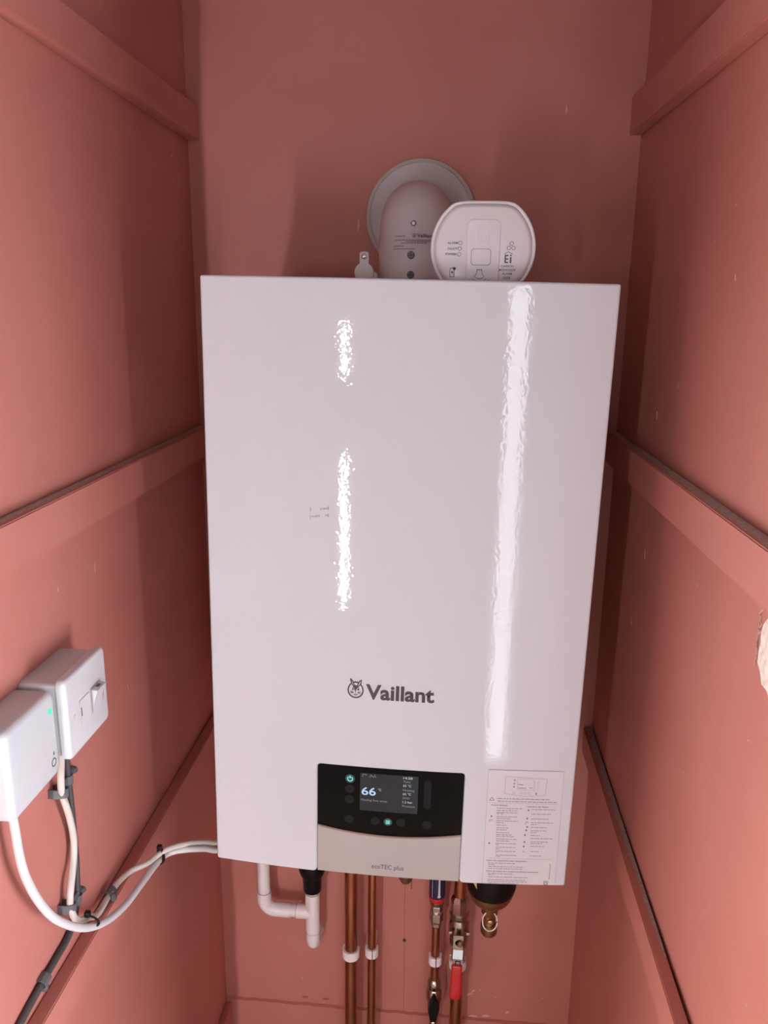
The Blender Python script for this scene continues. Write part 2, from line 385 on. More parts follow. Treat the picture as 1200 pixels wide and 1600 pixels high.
# front cover with a notch for the control panel
bm = bmesh.new(); NX = 44
xh = [.0042+.01*k for k in range(8)] + [.1042+.01*k for k in range(12)] + [.2213]   # no column close to the notch edges
xs = sorted(xh + [-x for x in xh])
plan = [(x, yb(x)) for x in xs] + [(.2213, -.332), (-.2213, -.332)]
bm_prism(bm, [(x, y, -.0012) for x, y in plan], [(x, y, .7212) for x, y in plan])
bmesh.ops.recalc_face_normals(bm, faces=bm.faces)
me = bpy.data.meshes.new('cover'); bm.to_mesh(me); bm.free()
tmp = bpy.data.objects.new('tmp', me); C.objects.link(tmp)
HX, HZ, R = .0892, .1517, .004
cut = [(-HX-.006, -.02), (-HX-.006, -.0012)] + arc(-HX-.006, .0048, .006, -90, 0, 6) + arc(-HX+R, HZ-R, R, 180, 90, 5) + arc(HX-R, HZ-R, R, 90, 0, 5) + arc(HX+.006, .0048, .006, 180, 270, 6) + [(HX+.006, -.02)]
bm = bmesh.new(); bm_prism(bm, [(x, -.45, z) for x, z in cut], [(x, -.30, z) for x, z in cut]); bmesh.ops.recalc_face_normals(bm, faces=bm.faces)
cm = bpy.data.meshes.new('cut'); bm.to_mesh(cm); bm.free(); cutter = bpy.data.objects.new('cut', cm); C.objects.link(cutter)
md_ = tmp.modifiers.new('b', 'BOOLEAN'); md_.object = cutter; md_.operation = 'DIFFERENCE'; md_.solver = 'EXACT'
dg = bpy.context.evaluated_depsgraph_get(); dg.update()
cover_me = bpy.data.meshes.new_from_object(tmp.evaluated_get(dg)); cover_me.name = 'front_cover'
bpy.data.objects.remove(tmp); bpy.data.objects.remove(cutter)
cover_me.materials.clear()
cover = finish('front_cover', cover_me, 'enamel', boiler, 30)
bv = cover.modifiers.new('bevel', 'BEVEL'); bv.width = .0028; bv.segments = 3; bv.limit_method = 'ANGLE'; bv.angle_limit = math.radians(40); bv.harden_normals = True; bv.use_clamp_overlap = False
box('chassis', (-.2185, -.333, .035), (.2185, -.004, .705), 'chassis', boiler, .002)

# control panel
def seam(x): return .0592+.0082*(x/.0885)**2
PX = .0888
xs = [-PX+2*PX*i/24 for i in range(25)]
def columns(name, zlo, zhi, h, base_y, m, parent, xs=xs):
    bm = bmesh.new()
    f0 = [bm.verts.new(bs(x, zlo(x), h)) for x in xs]; f1 = [bm.verts.new(bs(x, zhi(x), h)) for x in xs]
    b0 = [bm.verts.new((x, base_y, zlo(x))) for x in xs]; b1 = [bm.verts.new((x, base_y, zhi(x))) for x in xs]
    for i in range(len(xs)-1):
        bm.faces.new((f0[i], f0[i+1], f1[i+1], f1[i])); bm.faces.new((b0[i], b1[i], b1[i+1], b0[i+1]))
        bm.faces.new((f0[i], b0[i], b0[i+1], f0[i+1])); bm.faces.new((f1[i], f1[i+1], b1[i+1], b1[i]))
    bm.faces.new((f0[0], f1[0], b1[0], b0[0])); bm.faces.new((f0[-1], b0[-1], b1[-1], f1[-1]))
    return from_bm(name, bm, m, parent, 30)
def ptop(x):
    d = PX-abs(x); r = .003
    return .1512 - (r-math.sqrt(max(0, r*r-(r-d)**2)) if d < r else 0)
xs2 = sorted(set([round(x, 5) for x in xs] + [s*(PX-.003*(1-math.cos(a*PI/12))) for s in (-1, 1) for a in range(7)]))
panel = columns('control_panel', lambda x: seam(x)+.001, ptop, -.0008, -.334, 'black_gloss', boiler, xs2)
flap = columns('silver_flap', lambda x: .0012, lambda x: seam(x)-.0012, -.0008, -.334, 'silver', boiler)
columns('trim_strip', lambda x: seam(x)-.0013, lambda x: seam(x)+.0011, .0006, -.334, 'rose', boiler)
text('lettering', 'ecoTEC plus', bs, -.0006, 'ink_grey', flap, -.0203, .0118, .0062, .0200, .012)
H = -.0006   # print height on the panel face
def btn(x, z, r, m='button'): return decal('button', [circle(x, z, r, 24)], bs, H, m, panel)
for x, z in ((-.0493, .1213), (-.0495, .1070), (-.0497, .0792), (-.0173, .0797), (.0143, .0798), (.0465, .0786)): btn(x, z, .0058)
btn(-.0491, .1354, .0058, 'button_lit'); btn(-.0015, .0793, .0052, 'button_lit')
decal('power_symbol', stroke(arc(-.0491, .1352, .0030, 120, 420, 16), .0010) + stroke([(-.0491, .1393), (-.0491, .1362)], .001), bs, H+.0003, 'teal', panel)
decal('menu_symbol', [rrect(-.0041, z-.0005, .0011, z+.0005, .0002, 1) for z in (.0775, .0793, .0811)], bs, H+.0003, 'teal', panel)
decal('touch_slider', [rrect(.0413, .1010, .0502, .1405, .0044, 8)], bs, H, 'button', panel)
screen = decal('screen', [[(x, .0931) for x in (-.0367, -.02, 0, .0142)] + [(x, .1446) for x in (.0142, 0, -.02, -.0367)]], bs, H, 'screen', boiler)
decal('side_column', [[(.0142, .0931), (.0342, .0931), (.0342, .1446), (.0142, .1446)]], bs, H, 'screen_side', screen)
T = H+.0003
text('lettering', '66', bs, T, 'scr_blue', screen, -.0347, .1150, .0105, -.0172, .012)
text('lettering', '°C', bs, T, 'scr_white', screen, -.0146, .1218, .0030, -.0105, .01)
text('lettering', 'Heating flow temp.', bs, T, 'scr_grey', screen, -.0352, .1068, .0028, -.0025)
for s, z, m in (('14:28', .1405, 'scr_white'), ('Time', .1355, 'scr_grey'), ('65 °C', .1300, 'scr_white'), ('Heating', .1240, 'scr_grey'), ('65 °C', .1186, 'scr_white'),
                ('DHW', .1130, 'scr_grey'), ('1.2 bar', .1075, 'scr_white'), ('Pressure', .1020, 'scr_grey')):
    wd = {'14:28': .0112, 'Time': .0085, '65 °C': .0100, 'Heating': .0140, 'DHW': .0085, '1.2 bar': .0120, 'Pressure': .0150}[s]
    text('lettering', s, bs, T, m, screen, .0158, z, .0029, .0158+wd, .012 if m == 'scr_white' else 0)
tap = stroke([(-.0335, .1395), (-.0335, .1432), (-.0295, .1432), (-.0295, .1415)], .0006)
rad = stroke([(-.0255, .1396), (-.0255, .1410)], .0006) + stroke([(-.0238, .1396), (-.0238, .1428), (-.0210, .1405)], .0006) + stroke([(-.0205, .1396), (-.0190, .1430), (-.0175, .1396)], .0006)
decal('tap_symbol', tap, bs, T, 'scr_grey', screen); decal('status_symbol', rad, bs, T, 'scr_grey', screen)
decal('arrow_symbol', [[(-.0130, .1425), (-.0095, .1425), (-.01125, .1400)]], bs, T, 'button', screen)

# maker's lettering and hare-in-egg emblem
text('lettering', 'Vaillant', bs, .0004, 'logo', boiler, -.0320, .2443, .0182, .0486, .030)
def e(u, v): return (-.0442+(u-243)*.0001135, .2553-(v-255)*.0001135)
egg = [e(*p) for p in [(243+82*math.cos(a)*(1-.06*math.sin(a)), 262-92*math.sin(a)) for a in [2*PI*k/36 for k in range(36)]]]
def inn(c, k): return [(c[0]+(x-c[0])*k, c[1]+(z-c[1])*k) for x, z in egg]
cc = e(243, 262); ring_o, ring_i = inn(cc, 1.03), inn(cc, .86)
emb = [[ring_o[i], ring_o[(i+1) % 36], ring_i[(i+1) % 36], ring_i[i]] for i in range(36) if i not in (5, 6, 11, 12)]
emb += stroke([e(*p) for p in [(222, 222), (200, 190), (188, 140), (208, 162), (230, 212)]], .0013)
emb += stroke([e(*p) for p in [(262, 214), (280, 168), (303, 148), (296, 190), (272, 224)]], .0013)
emb += [[e(*p) for p in q] for q in (
    [(212, 232), (228, 214), (245, 208), (262, 214), (276, 232), (262, 240), (250, 262), (246, 282), (240, 282), (236, 262), (226, 240)],
    [(204, 262), (212, 236), (220, 240), (212, 262), (214, 280)], [(284, 262), (276, 236), (268, 240), (276, 262), (272, 280)],
    [(216, 254), (226, 248), (232, 262), (224, 270)], [(258, 262), (266, 248), (276, 256), (266, 270)],
    [(234, 290), (250, 290), (243, 300)], [(225, 304), (243, 312), (262, 304), (243, 320)])]
emb += stroke([e(190, 282), e(218, 290)], .0008) + stroke([e(192, 298), e(220, 296)], .0008) + stroke([e(266, 290), e(296, 282)], .0008) + stroke([e(266, 296), e(294, 298)], .0008)
emb += stroke([e(220, 312), e(243, 325), e(266, 312)], .0006)
decal('hare_emblem', emb, bs, .0004, 'logo', boiler)

# instruction sticker
bm = bmesh.new(); cols = []
for k in range(13):
    t = k/12; xb, xt = .1182+(.2088-.1182)*t, .1172+(.2078-.1172)*t
    cols.append([bm.verts.new(bs(xb, .0014, .0003)), bm.verts.new(bs(xt, .1600, .0003)), bm.verts.new(bs(xb, .0014, -.0004)), bm.verts.new(bs(xt, .1600, -.0004))])
for a, c in zip(cols, cols[1:]):
    for i, k in ((0, 1), (1, 3), (3, 2), (2, 0)): bm.faces.new((a[i], c[i], c[k], a[k]))
bm.faces.new([cols[0][i] for i in (0, 1, 3, 2)]); bm.faces.new([cols[-1][i] for i in (0, 2, 3, 1)])
stick = from_bm('instruction_sticker', bm, 'paper', boiler)
SX, SZ = (.2080-.1175)/107, .1585/157     # sticker map: zoom pixels of the sheet to metres
def st(u, v): return (.1178+(u-100+(v-90)*.047)*.0000895*1.12, .1600-(v-90)*.0001193)
pr = []
def ln(u0, u1, v, wd=9): pr.append([st(u0, v), st(u1, v), st(u1, v+wd), st(u0, v+wd)])
def words(u0, u1, v, wd=9):
    u = u0
    while u < u1-12:
        q = min(u1, u+random.uniform(22, 62)); ln(u, q, v, wd); u = q+8
for v, u1 in ((410, 830), (440, 920)): words(205, u1, v, 9)
for v, u1 in ((522, 510), (548, 465), (572, 455), (586, 280), (618, 450), (640, 380), (668, 465), (690, 295), (718, 320), (750, 345), (774, 330), (806, 360), (830, 390), (850, 425), (882, 455), (904, 365), (934, 445), (950, 230), (978, 440), (998, 245), (1026, 440), (1042, 215), (1072, 468), (1088, 255)): words(200, u1, v, 8)
for v, u1 in ((526, 905), (580, 855), (636, 830), (680, 890), (702, 690), (735, 825), (774, 820), (796, 690), (830, 735), (866, 890), (904, 830), (925, 765), (958, 790), (1020, 730), (1072, 760)): words(620, u1, v, 8)
for v, u1 in ((1170, 440), (1188, 190), (1210, 540), (1234, 550), (1296, 430), (1312, 180), (1336, 600), (1370, 590), (1390, 600), (1412, 485)): words(110, u1, v, 8)
decal('printed_text_lines', pr, bs, .0005, 'ink_soft', stick)
for s, u0, u1, v in (('Control elements', 130, 330, 498), ('Symbols in the display', 565, 825, 506), ('Setting the required hot water temperature', 90, 585, 1150), ('Setting the heating flow temperature/desired temperature', 85, 735, 1278)):
    (x0, z0), (x1, _) = st(u0, v), st(u1, v); text('lettering', s, bs, .0005, 'ink_grey', stick, x0, z0, .0019, x1, .02)
fr = stroke([(.1173, .1598), (.2078, .1598)], .0006) + stroke([(.1173, .1598), (.1183, .0016)], .0003) + stroke([(.2076, .1598), (.2086, .0016)], .0003)  # top stroke paints the shadow of the lifted sheet edge; sides are borders
fr += stroke([st(300, 160), st(795, 180), st(780, 365), st(545, 383), st(292, 358)], .0004, True) + stroke([st(445, 185), st(640, 190), st(636, 312), st(440, 308)], .0003, True)
for v, u1 in ((465, 935), (1115, 890)): fr += stroke([st(110, v), st(u1, v)], .0003)
fr += [circle(*st(u, v), .0012, 10) for u, v in ((408, 200), (405, 240), (402, 275))] + [stroke([st(u, 335), st(u+22, 335), st(u+22, 358), st(u, 358)], .0003, True)[k] for u in (390, 480, 530, 575) for k in range(4)]
fr += stroke([st(655, 200), st(650, 320)], .0003) + stroke([st(690, 200), st(685, 320)], .0003) + stroke([st(456, 250), st(510, 250)], .0012) + stroke([st(450, 288), st(545, 290)], .001) + stroke([st(590, 285), st(620, 285)], .001)
fr += [rrect(*st(662, 362), *st(678, 335), .0003, 2)]
decal('diagram_and_edge_shadow', fr, bs, .0005, 'ink_soft', stick)['kind'] = 'stuff'
sy = stroke([st(115, 438), st(142, 402), st(168, 438)], .0006, True)
for u, v in ((585, 540), (572, 636), (575, 735), (565, 775), (552, 830), (548, 912), (540, 965), (140, 622), (120, 938), (670, 350)): sy.append(circle(*st(u, v), .0010, 8, .0013))
for u, v in ((570, 690), (135, 675)): sy += stroke([st(u-16, v+16), st(u-14, v-14), st(u+10, v-14), st(u+14, v+2)], .0005)
sy += stroke([st(545, 1008), st(530, 1030), st(560, 1032)], .0004) + stroke([st(806, 1378), st(852, 1380), st(848, 1420), st(804, 1418)], .0007, True) + stroke([st(812, 1402), st(828, 1388), st(842, 1408)], .0006)
decal('warning_symbols', sy, bs, .0005, 'ink_grey', stick)['kind'] = 'stuff'
(vx, vz) = st(866, 1350)
decal('article_number', [[(vx-.0006+.0004*((k*7) % 3)/3, vz+.0022*k), (vx+.0007, vz+.0022*k), (vx+.0007, vz+.0022*k+.0014), (vx-.0006+.0004*((k*7) % 3)/3, vz+.0022*k+.0014)] for k in range(10)], bs, .0005, 'ink_soft', stick)
# tape smudge, speck on the cover
sm = []
for zz in (.4705, .4625):
    for k in range(11):
        if random.random() < .25: continue
        x = -.0985+.0019*k; sm.append(circle(x, zz+.00025*k+random.uniform(-.0004, .0004), random.uniform(.0006, .0012), 7, random.uniform(.0005, .0016)))
sm += stroke([(-.0990, .4730), (-.0990, .4685)], .0009) + stroke([(-.0990, .4640), (-.0988, .4590)], .0009) + stroke([(-.0785, .4755), (-.0785, .4715)], .0010) + stroke([(-.0785, .4665), (-.0787, .4630)], .0010)
decal('tape_smudge', sm, bs, .0002, 'smudge', boiler)
# brass outlet cup seen below the cover
oc = tag(empty('outlet_fitting', (.0005, -.10, -.23)), 'dull brass cup-shaped fitting peeping out below the silver flap', 'fitting')
lathe('cup', [(.0135, .264), (.0135, .025), (.012, .014), (.008, .006), (.002, .003)], 'old_brass', oc, seg=20)
box('lug', (.0085, -.006, -.004), (.011, -.002, .012), 'old_brass', oc, .0006)

# ------------------------------------------------------------------ flue elbow
fl = tag(empty('flue_elbow', (-.002, -.14, .705)), 'light grey flue elbow rising from the boiler into a round wall collar', 'flue')
path = [Vector((0, 0, .012)), Vector((0, 0, .03))]
RB = .062; zc = .045
for k in range(0, 13):
    a = k/12*PI/2; path.append(Vector((0, RB-RB*math.cos(a), zc+RB*math.sin(a))))
path += [Vector((0, .09, zc+RB)), Vector((0, .136, zc+RB))]
tube('elbow_pipe', path, .0478, 'flue', fl, 40)
lathe('base_collar', [(.060, 0), (.060, .013), (.057, .016), (.050, .017)], 'flue', fl, seg=40)
ry = .14
bm = bmesh.new(); bm_lathe(bm, [(.046, ry-.013), (.071, ry-.012), (.0715, ry-.0095), (.073, ry-.0095), (.0735, ry-.012), (.0785, ry-.009), (.0795, ry-.0005), (.05, ry-.0005)], 'Y', (0, 0, .117), 56)
from_bm('wall_collar', bm, 'flue_ring', fl)
box('collar_catch', (-.002, ry-.0145, .117+.061), (.002, ry-.012, .117+.065), 'cap', fl, .0004)
def flue_front(u, v, h):     # vertical front of the elbow
    z = v
    if z > zc:
        q = min(1, (z-zc)/(RB+.0478)); a = math.asin(q); cyy = RB-(RB+.0478)*math.cos(a)
        rr = math.sqrt(max(1e-9, .0478**2-u*u)); dy = -(rr-.0478)
        return (u, cyy+dy*math.cos(a)-h, z)
    return (u, -math.sqrt(.0478**2-u*u)-h, z)
for nm, z, x, r in (('screw', .0905, -.001, .0034), ('screw', .0520, -.003, .0046), ('screw', .0285, -.003, .0046)):
    p = flue_front(x, z, 0)
    s_ = lathe(nm, [(r, .002), (r, -.0012), (r*.75, -.0020)], 'screw' if r > .004 else 'dark', fl, 'Y', origin=p, seg=18)
    if r > .004:
        box('cross_slot', (p[0]-r*.7, p[1]-.0027, p[2]-.0005), (p[0]+r*.7, p[1]-.0018, p[2]+.0005), 'dark', s_); box('cross_slot', (p[0]-.0005, p[1]-.0027, p[2]-r*.7), (p[0]+.0005, p[1]-.0018, p[2]+r*.7), 'dark', s_)
    else: lathe('rim', [(r*.95, -.0016), (r*.6, -.0026)], 'steel', s_, 'Y', origin=p, seg=18)
lab = text('lettering', 'Vaillant', flue_front, .0008, 'ink_grey', fl, .0040, .0735, .0042, .0235, .02)
decal('label_emblem', stroke(circle(.0005, .0757, .0021, 14), .0006, True) + [circle(.0005, .0755, .0009, 8)], flue_front, .0008, 'ink_grey', fl)
lb = []
for z, x0, x1 in ((.0750, -.024, -.011), (.0702, -.024, .022), (.0685, -.010, .023), (.0665, -.016, .018), (.0630, -.025, -.012), (.0595, -.025, .001)):
    x = x0
    while x < x1-.001:
        q = min(x1, x+random.uniform(.002, .005)); lb.append([(x, z-.0006), (q, z-.0006), (q, z+.0006), (x, z+.0006)]); x = q+.0007
decal('label_print', lb, flue_front, .0008, 'ink_soft', fl)
cp = slab('test_point_cover', circle(-.061, .0305, .0118, 28), lambda u, v, h: (u, -.05-h, v), .006, 0, 'flue', fl)
slab('cover_tab', rrect(-.0665, .036, -.0555, .0555, .0028), lambda u, v, h: (u, -.05-h, v), .0045, .0005, 'flue', cp)
lathe('tab_screw', [(.0032, -.054), (.0032, -.0562), (.002, -.057)], 'steel', cp, 'Y', origin=(-.061, 0, .0495), seg=16)
box('test_point_arm', (-.066, -.05, .020), (-.045, -.02, .032), 'flue', fl, .003)

# ------------------------------------------------------------------ carbon monoxide alarm
al = tag(empty('carbon_monoxide_alarm', (.0795, -.308, .7065), (0, ROLL*.4, 0)), 'round white carbon monoxide alarm standing on top of the boiler', 'alarm')
ZC = .0490
def aoutline(k, n_=64):
    pts = []
    for i in range(n_):
        a = 2*PI*i/n_; x, z = .0568*math.cos(a), .0568*math.sin(a)
        lim = .0485; z2 = lim*math.tanh((abs(z)/lim)**3.2*1.25)**(1/3.2)*1.02 if abs(z) > 0 else 0
        z2 = min(abs(z), z2, lim)*(1 if z >= 0 else -1)
        pts.append((x*k, ZC+z2*k))
    return pts
bm = bmesh.new(); rings = []
for k, y in ((.93, .0135), (.97, .0125), (.985, .001), (1, -.002), (1, -.008), (.985, -.0102), (.955, -.0108), (.935, -.0105), (.91, -.013), (.88, -.0152), (.84, -.0165)):
    rings.append([bm.verts.new((x, y, z)) for x, z in aoutline(k)])
for a, c in zip(rings, rings[1:]):
    for i in range(64): bm.faces.new((a[i], a[(i+1) % 64], c[(i+1) % 64], c[i]))
bm.faces.new(rings[0]); bm.faces.new(rings[-1])
abody = from_bm('housing', bm, 'alarm', al, 32)
YF = -.0165
def asf(u, v, h): return (u, YF-h, v)
def az(px, py): return ((px-655)*.0001217, ZC+(430-py)*.0001217)
x0, z0 = az(505, 800); x1, z1 = az(808, 190)
bm = bmesh.new(); P0 = rrect(x0, z0, x1, z1, .007)
def shr(P, k): cx, cz = (x0+x1)/2, (z0+z1)/2; return [(cx+(x-cx)*(1-k/(x1-x0)*2), cz+(z-cz)*(1-k/(z1-z0)*2)) for x, z in P]
ra = [bm.verts.new(asf(u, v, -.002)) for u, v in P0]; rb = [bm.verts.new(asf(u, v, .0008)) for u, v in shr(P0, .0006)]; rc_ = [bm.verts.new(asf(u, v, .0014)) for u, v in shr(P0, .0016)]; n_ = len(ra)
for a, c in ((ra, rb), (rb, rc_)):
    for i in range(n_): bm.faces.new((a[i], a[(i+1) % n_], c[(i+1) % n_], c[i]))
bm.faces.new(rc_)
apan = from_bm('raised_panel', bm, 'alarm', al, 25)
bx0, bz0 = az(556, 574); bx1, bz1 = az(722, 443)
slab('button_gap', rrect(bx0-.0006, bz0-.0006, bx1+.0006, bz1+.0006, .0034), asf, .0017, .001, 'ink_soft', al)
slab('test_button', rrect(bx0, bz0, bx1, bz1, .003), asf, .0024, .001, 'alarm', al)
for (px, py), s in (((455, 392), 'ALARM'), ((450, 440), 'FAULT'), ((447, 487), 'POWER')):
    u, v = az(px, py); decal('indicator_ring', stroke(circle(u, v, .0019, 18), .00045, True), asf, .0004, 'ink_grey', al)
    text('lettering', s, asf, .0004, 'ink_grey', al, u-.0028, v-.0012, .0024, None, .01, 'R')
for px, py in ((902, 392), (880, 430), (920, 430)):
    u, v = az(px, py); decal('vent_ring', stroke(circle(u, v, .0019, 18), .0005, True), asf, .0004, 'ink_grey', al)
def ei(name, cx, cy, s, m, h):
    q = lambda a, b_: az(cx+a*s, cy+b_*s)
    pl = [[q(-36, -38), q(-2, -38), q(-2, -24), q(-22, -24), q(-22, -8), q(-4, -8), q(-4, 6), q(-22, 6), q(-22, 24), q(0, 24), q(0, 38), q(-36, 38)]]
    pl = [[q(-36, -38), q(-22, -38), q(-22, 38), q(-36, 38)]] + [[q(-22, a), q(0, a), q(0, b_), q(-22, b_)] for a, b_ in ((-38, -25), (-6, 7), (25, 38))]
    pl += [[q(14, -18), q(30, -18), q(30, 38), q(14, 38)], [q(14, -38), q(30, -38), q(30, -26), q(14, -26)]]
    pl += stroke([q(-40, -44), q(-2, -66), q(36, -44)], .0006)
    decal(name, pl, asf, h, m, al)
ei('maker_mark', 880, 522, .92, 'ink_grey', .0004)
for s, py in (('CARBON', 592), ('MONOXIDE', 624), ('ALARM', 656), ('Ei208', 690)):
    u, v = az(875, py); text('lettering', s, asf, .0004, 'ink_grey', al, u, v, .0023, None, .008, 'C')
q = lambda a, b_: az(a, b_)
decal('embossed_house', stroke([q(610, 380), q(610, 300), q(600, 296), q(655, 255), q(710, 296), q(700, 302), q(700, 380)], .0004, True) + stroke([q(632, 320), q(632, 362), q(655, 362)], .0004) + stroke([q(678, 325), q(678, 362)], .0004), asf, .0016, 'cap', al)
sp = stroke([q(608, 616), q(655, 616)], .0007) + stroke([q(612, 616), q(606, 650), q(588, 676)], .0006) + stroke([q(650, 616), q(656, 650), q(676, 676)], .0006)
for r_, a_ in ((52, 30), (80, 36), (104, 42)):
    cx, cz = q(632, 640); sp += stroke(arc(cx, cz, r_*.0001217, 270-a_-12, 270+a_+12, 12), .0006)
decal('sounder_symbol', sp, asf, .0016, 'ink_grey', al)
ph = stroke([q(372, 606), q(410, 606), q(408, 678), q(370, 678)], .0006, True) + [circle(*q(391, 640), .0011, 10)] + [rrect(*q(398, 620), *q(422, 596), .0005, 2)]
decal('phone_symbol', ph, asf, .0004, 'ink_grey', al)

# ------------------------------------------------------------------ switched spur and receiver on the left wall
ws = lambda u, v, h: (XL+h, u, v)
sp_ = tag(empty('fused_spur_switch', (XL, -.5315, .270)), 'white fused spur switch with rocker on the cupboard side wall', 'switch')
def rel(o, f):
    L = o.location
    return lambda u, v, h: tuple(a-b_ for a, b_ in zip(f(u, v, h), L))
s_ = rel(sp_, ws)
def wbox(name, y0, y1, z0, z1, h0, h1, m, parent, r, bev):
    bm = bmesh.new(); P = rrect(y0, z0, y1, z1, r, 6); f = rel(parent if parent.type == 'EMPTY' else parent.parent, ws)
    cy, cz = (y0+y1)/2, (z0+z1)/2
    def k_(d): return [(cy+(u-cy)*(1-2*d/(y1-y0)), cz+(v-cz)*(1-2*d/(z1-z0))) for u, v in P]
    rings = [[bm.verts.new(f(u, v, h0)) for u, v in P]]
    for t in range(5):
        a = t/4*PI/2; rings.append([bm.verts.new(f(u, v, h1-bev+bev*math.sin(a))) for u, v in k_(bev*(1-math.cos(a)))])
    n_ = len(P)
    for a, c in zip(rings, rings[1:]):
        for i in range(n_): bm.faces.new((a[i], a[(i+1) % n_], c[(i+1) % n_], c[i]))
    bm.faces.new(rings[0]); bm.faces.new(rings[-1])
    return from_bm(name, bm, m, parent, 40)
wbox('back_box', -.5735, -.4895, .2715, .3465, .0, .037, 'spur_box', sp_, .004, .001)
fp = wbox('faceplate', -.5745, -.4885, .268, .350, .0365, .0455, 'spur', sp_, .005, .0035)
decal('knockout_mark', stroke([(XL+.012+.012*t*(1-t)*1.2, -.545+.030*t) for t in [k/10 for k in range(11)]], .0005), lambda u, v, h: tuple(a-b_ for a, b_ in zip((u, v, .3466), sp_.location)), 0, 'cap', sp_)
for u in (-.5605, -.4995): slab('screw_cap', circle(u, .3055, .0044, 20), s_, .0461, .045, 'cap', sp_)
fh = slab('fuse_holder', rrect(-.5505, .2930, -.5295, .3185, .0012, 3), s_, .0464, .045, 'spur', sp_)
slab('holder_slot', rrect(-.5490, .302, -.5478, .311, .0004, 2), s_, .0467, .046, 'dark', fh)
slab('switch_surround', rrect(-.5275, .2915, -.5050, .3200, .001, 3), s_, .0460, .045, 'cap', sp_)
bm = bmesh.new()
for y in (-.5265, -.5060):
    pass
side = [(.2930, .0462), (.2930, .0475), (.3060, .0490), (.3185, .0535), (.3188, .0462)]
bm_prism(bm, [s_(-.5265, z, h) for z, h in side], [s_(-.5062, z, h) for z, h in side])
bmesh.ops.bevel(bm, geom=bm.edges[:], offset=.0005, segments=2, affect='EDGES')
rk = from_bm('rocker', bm, 'spur', sp_, 30)
slab('on_mark', rrect(-.5190, .0475, -.5125, .0512, .0004, 2), lambda u, v, h: tuple(a-b_ for a, b_ in zip((XL+v, u, .3188+h), sp_.location)), .0003, 0, 'ink_grey', rk)

rcv = tag(empty('wireless_receiver', (XL, -.617, .258)), 'white wireless receiver box with a lit green dot beside the spur switch', 'receiver')
wbox('case', -.660, -.5755, .2585, .3435, 0, .0355, 'spur_box', rcv, .007, .006)
r_s = rel(rcv, ws)
slab('green_light', circle(-.5872, .3268, .0031, 20), r_s, .0362, .035, 'led', rcv)
decal('reset_button_ring', stroke(circle(-.5880, .2750, .0037, 26), .0008, True), r_s, .0358, 'ink', rcv)
decal('lock_symbol', stroke(arc(-.5870, .2848, .0010, 0, 180, 6), .0004) + [rrect(-.5882, .2825, -.5858, .2846, .0003, 2)], r_s, .0358, 'ink_grey', rcv)

# ------------------------------------------------------------------ cables
A = [(-.3255, -.636, .2590), (-.3255, -.6333, .2300), (-.3251, -.6325, .2100), (-.3241, -.628, .1808), (-.3221, -.6137, .1412), (-.3181, -.5935, .1038), (-.3141, -.5544, .0604), (-.3101, -.5135, .0328), (-.3071, -.4709, .0176),
     (-.3041, -.427, .0126), (-.2991, -.3806, .0105), (-.2881, -.3646, .0105), (-.2684, -.360, .0123), (-.2541, -.340, -.0006), (-.239, -.320, -.0145), (-.20, -.300, .010), (-.185, -.292, .036)]
tag(tube('cable', catmull(A, 8), .0041, 'cable_white', None, 14), 'clean white cable looping from the receiver down to the boiler', 'cable')
B = [(-.3241, -.5480, .2700), (-.3250, -.5460, .2500), (-.3301, -.5404, .2272), (-.3311, -.5392, .2080), (-.3331, -.5263, .1728), (-.3351, -.5181, .1397), (-.3351, -.5225, .1154), (-.3321, -.5380, .0963), (-.3321, -.5429, .0767), (-.3261, -.5440, .0600),
     (-.3261, -.5167, .0400), (-.3325, -.4848, .0170), (-.3325, -.4437, .0165), (-.3241, -.4157, .0175), (-.3081, -.3994, .0185), (-.2965, -.3824, .0215), (-.2851, -.3712, .0223), (-.2698, -.355, .0171), (-.2554, -.335, .0053), (-.2402, -.315, -.0062), (-.205, -.290, .012), (-.190, -.280, .036)]
tag(tube('cable', catmull(B, 8), .0035, 'cable_cream', None, 14), 'scuffed cream cable running from the spur switch over the batten to the boiler', 'cable')
G = [(-.3330, -.516, .272), (-.3360, -.512, .245), (-.3395, -.5100, .2224), (-.3401, -.5081, .1945), (-.3401, -.5078, .1476), (-.3401, -.5089, .1005), (-.3401, -.5140, .0638), (-.3401, -.5237, .0433), (-.3401, -.5419, .0330), (-.3401, -.5661, .0310), (-.3401, -.5928, .0294), (-.3401, -.6282, .0255), (-.3401, -.660, .0205), (-.3401, -.688, .017)]
tag(tube('cable', catmull(G, 8), .0036, 'cable_grey', None, 14), 'dark grey cable dropping from the spur switch and following the wall', 'cable')
def cable_clip(cx, ups, label, wd=.010, nail=(0, 0)):
    """saddle over one or two cables; ups = list of (y, z) cable centres, across direction given by them"""
    o = tag(empty('cable_clip', cx), label, 'cable clip', 'grey cable clips on the switch box wall')
    return o
def saddle(o, c, along, across, r, wd, name='saddle', depth=.0085):
    """half-round clip around a cable lying on the wall x=XL; c on wall plane"""
    bm = bmesh.new(); rings = []
    al_ = Vector(along).normalized(); ac = Vector(across).normalized(); nx = Vector((1, 0, 0)) if depth > 0 else Vector((0, 0, 1)); d = abs(depth)
    prof = [(-r-.0015, 0), (-r-.0015, d*.6), (-r*.75, d+.0005), (0, d+.0018), (r*.75, d+.0005), (r+.0015, d*.6), (r+.0015, 0), (r, 0), (r, d*.55), (r*.6, d-.0008), (0, d), (-r*.6, d-.0008), (-r, d*.55), (-r, 0)]
    fr = [Vector(c)-al_*wd/2+ac*u+nx*v for u, v in prof]; bk = [p+al_*wd for p in fr]
    L = o.location
    bm_prism(bm, [p-L for p in fr], [p-L for p in bk])
    return from_bm(name, bm, 'clip_grey', o, 30)
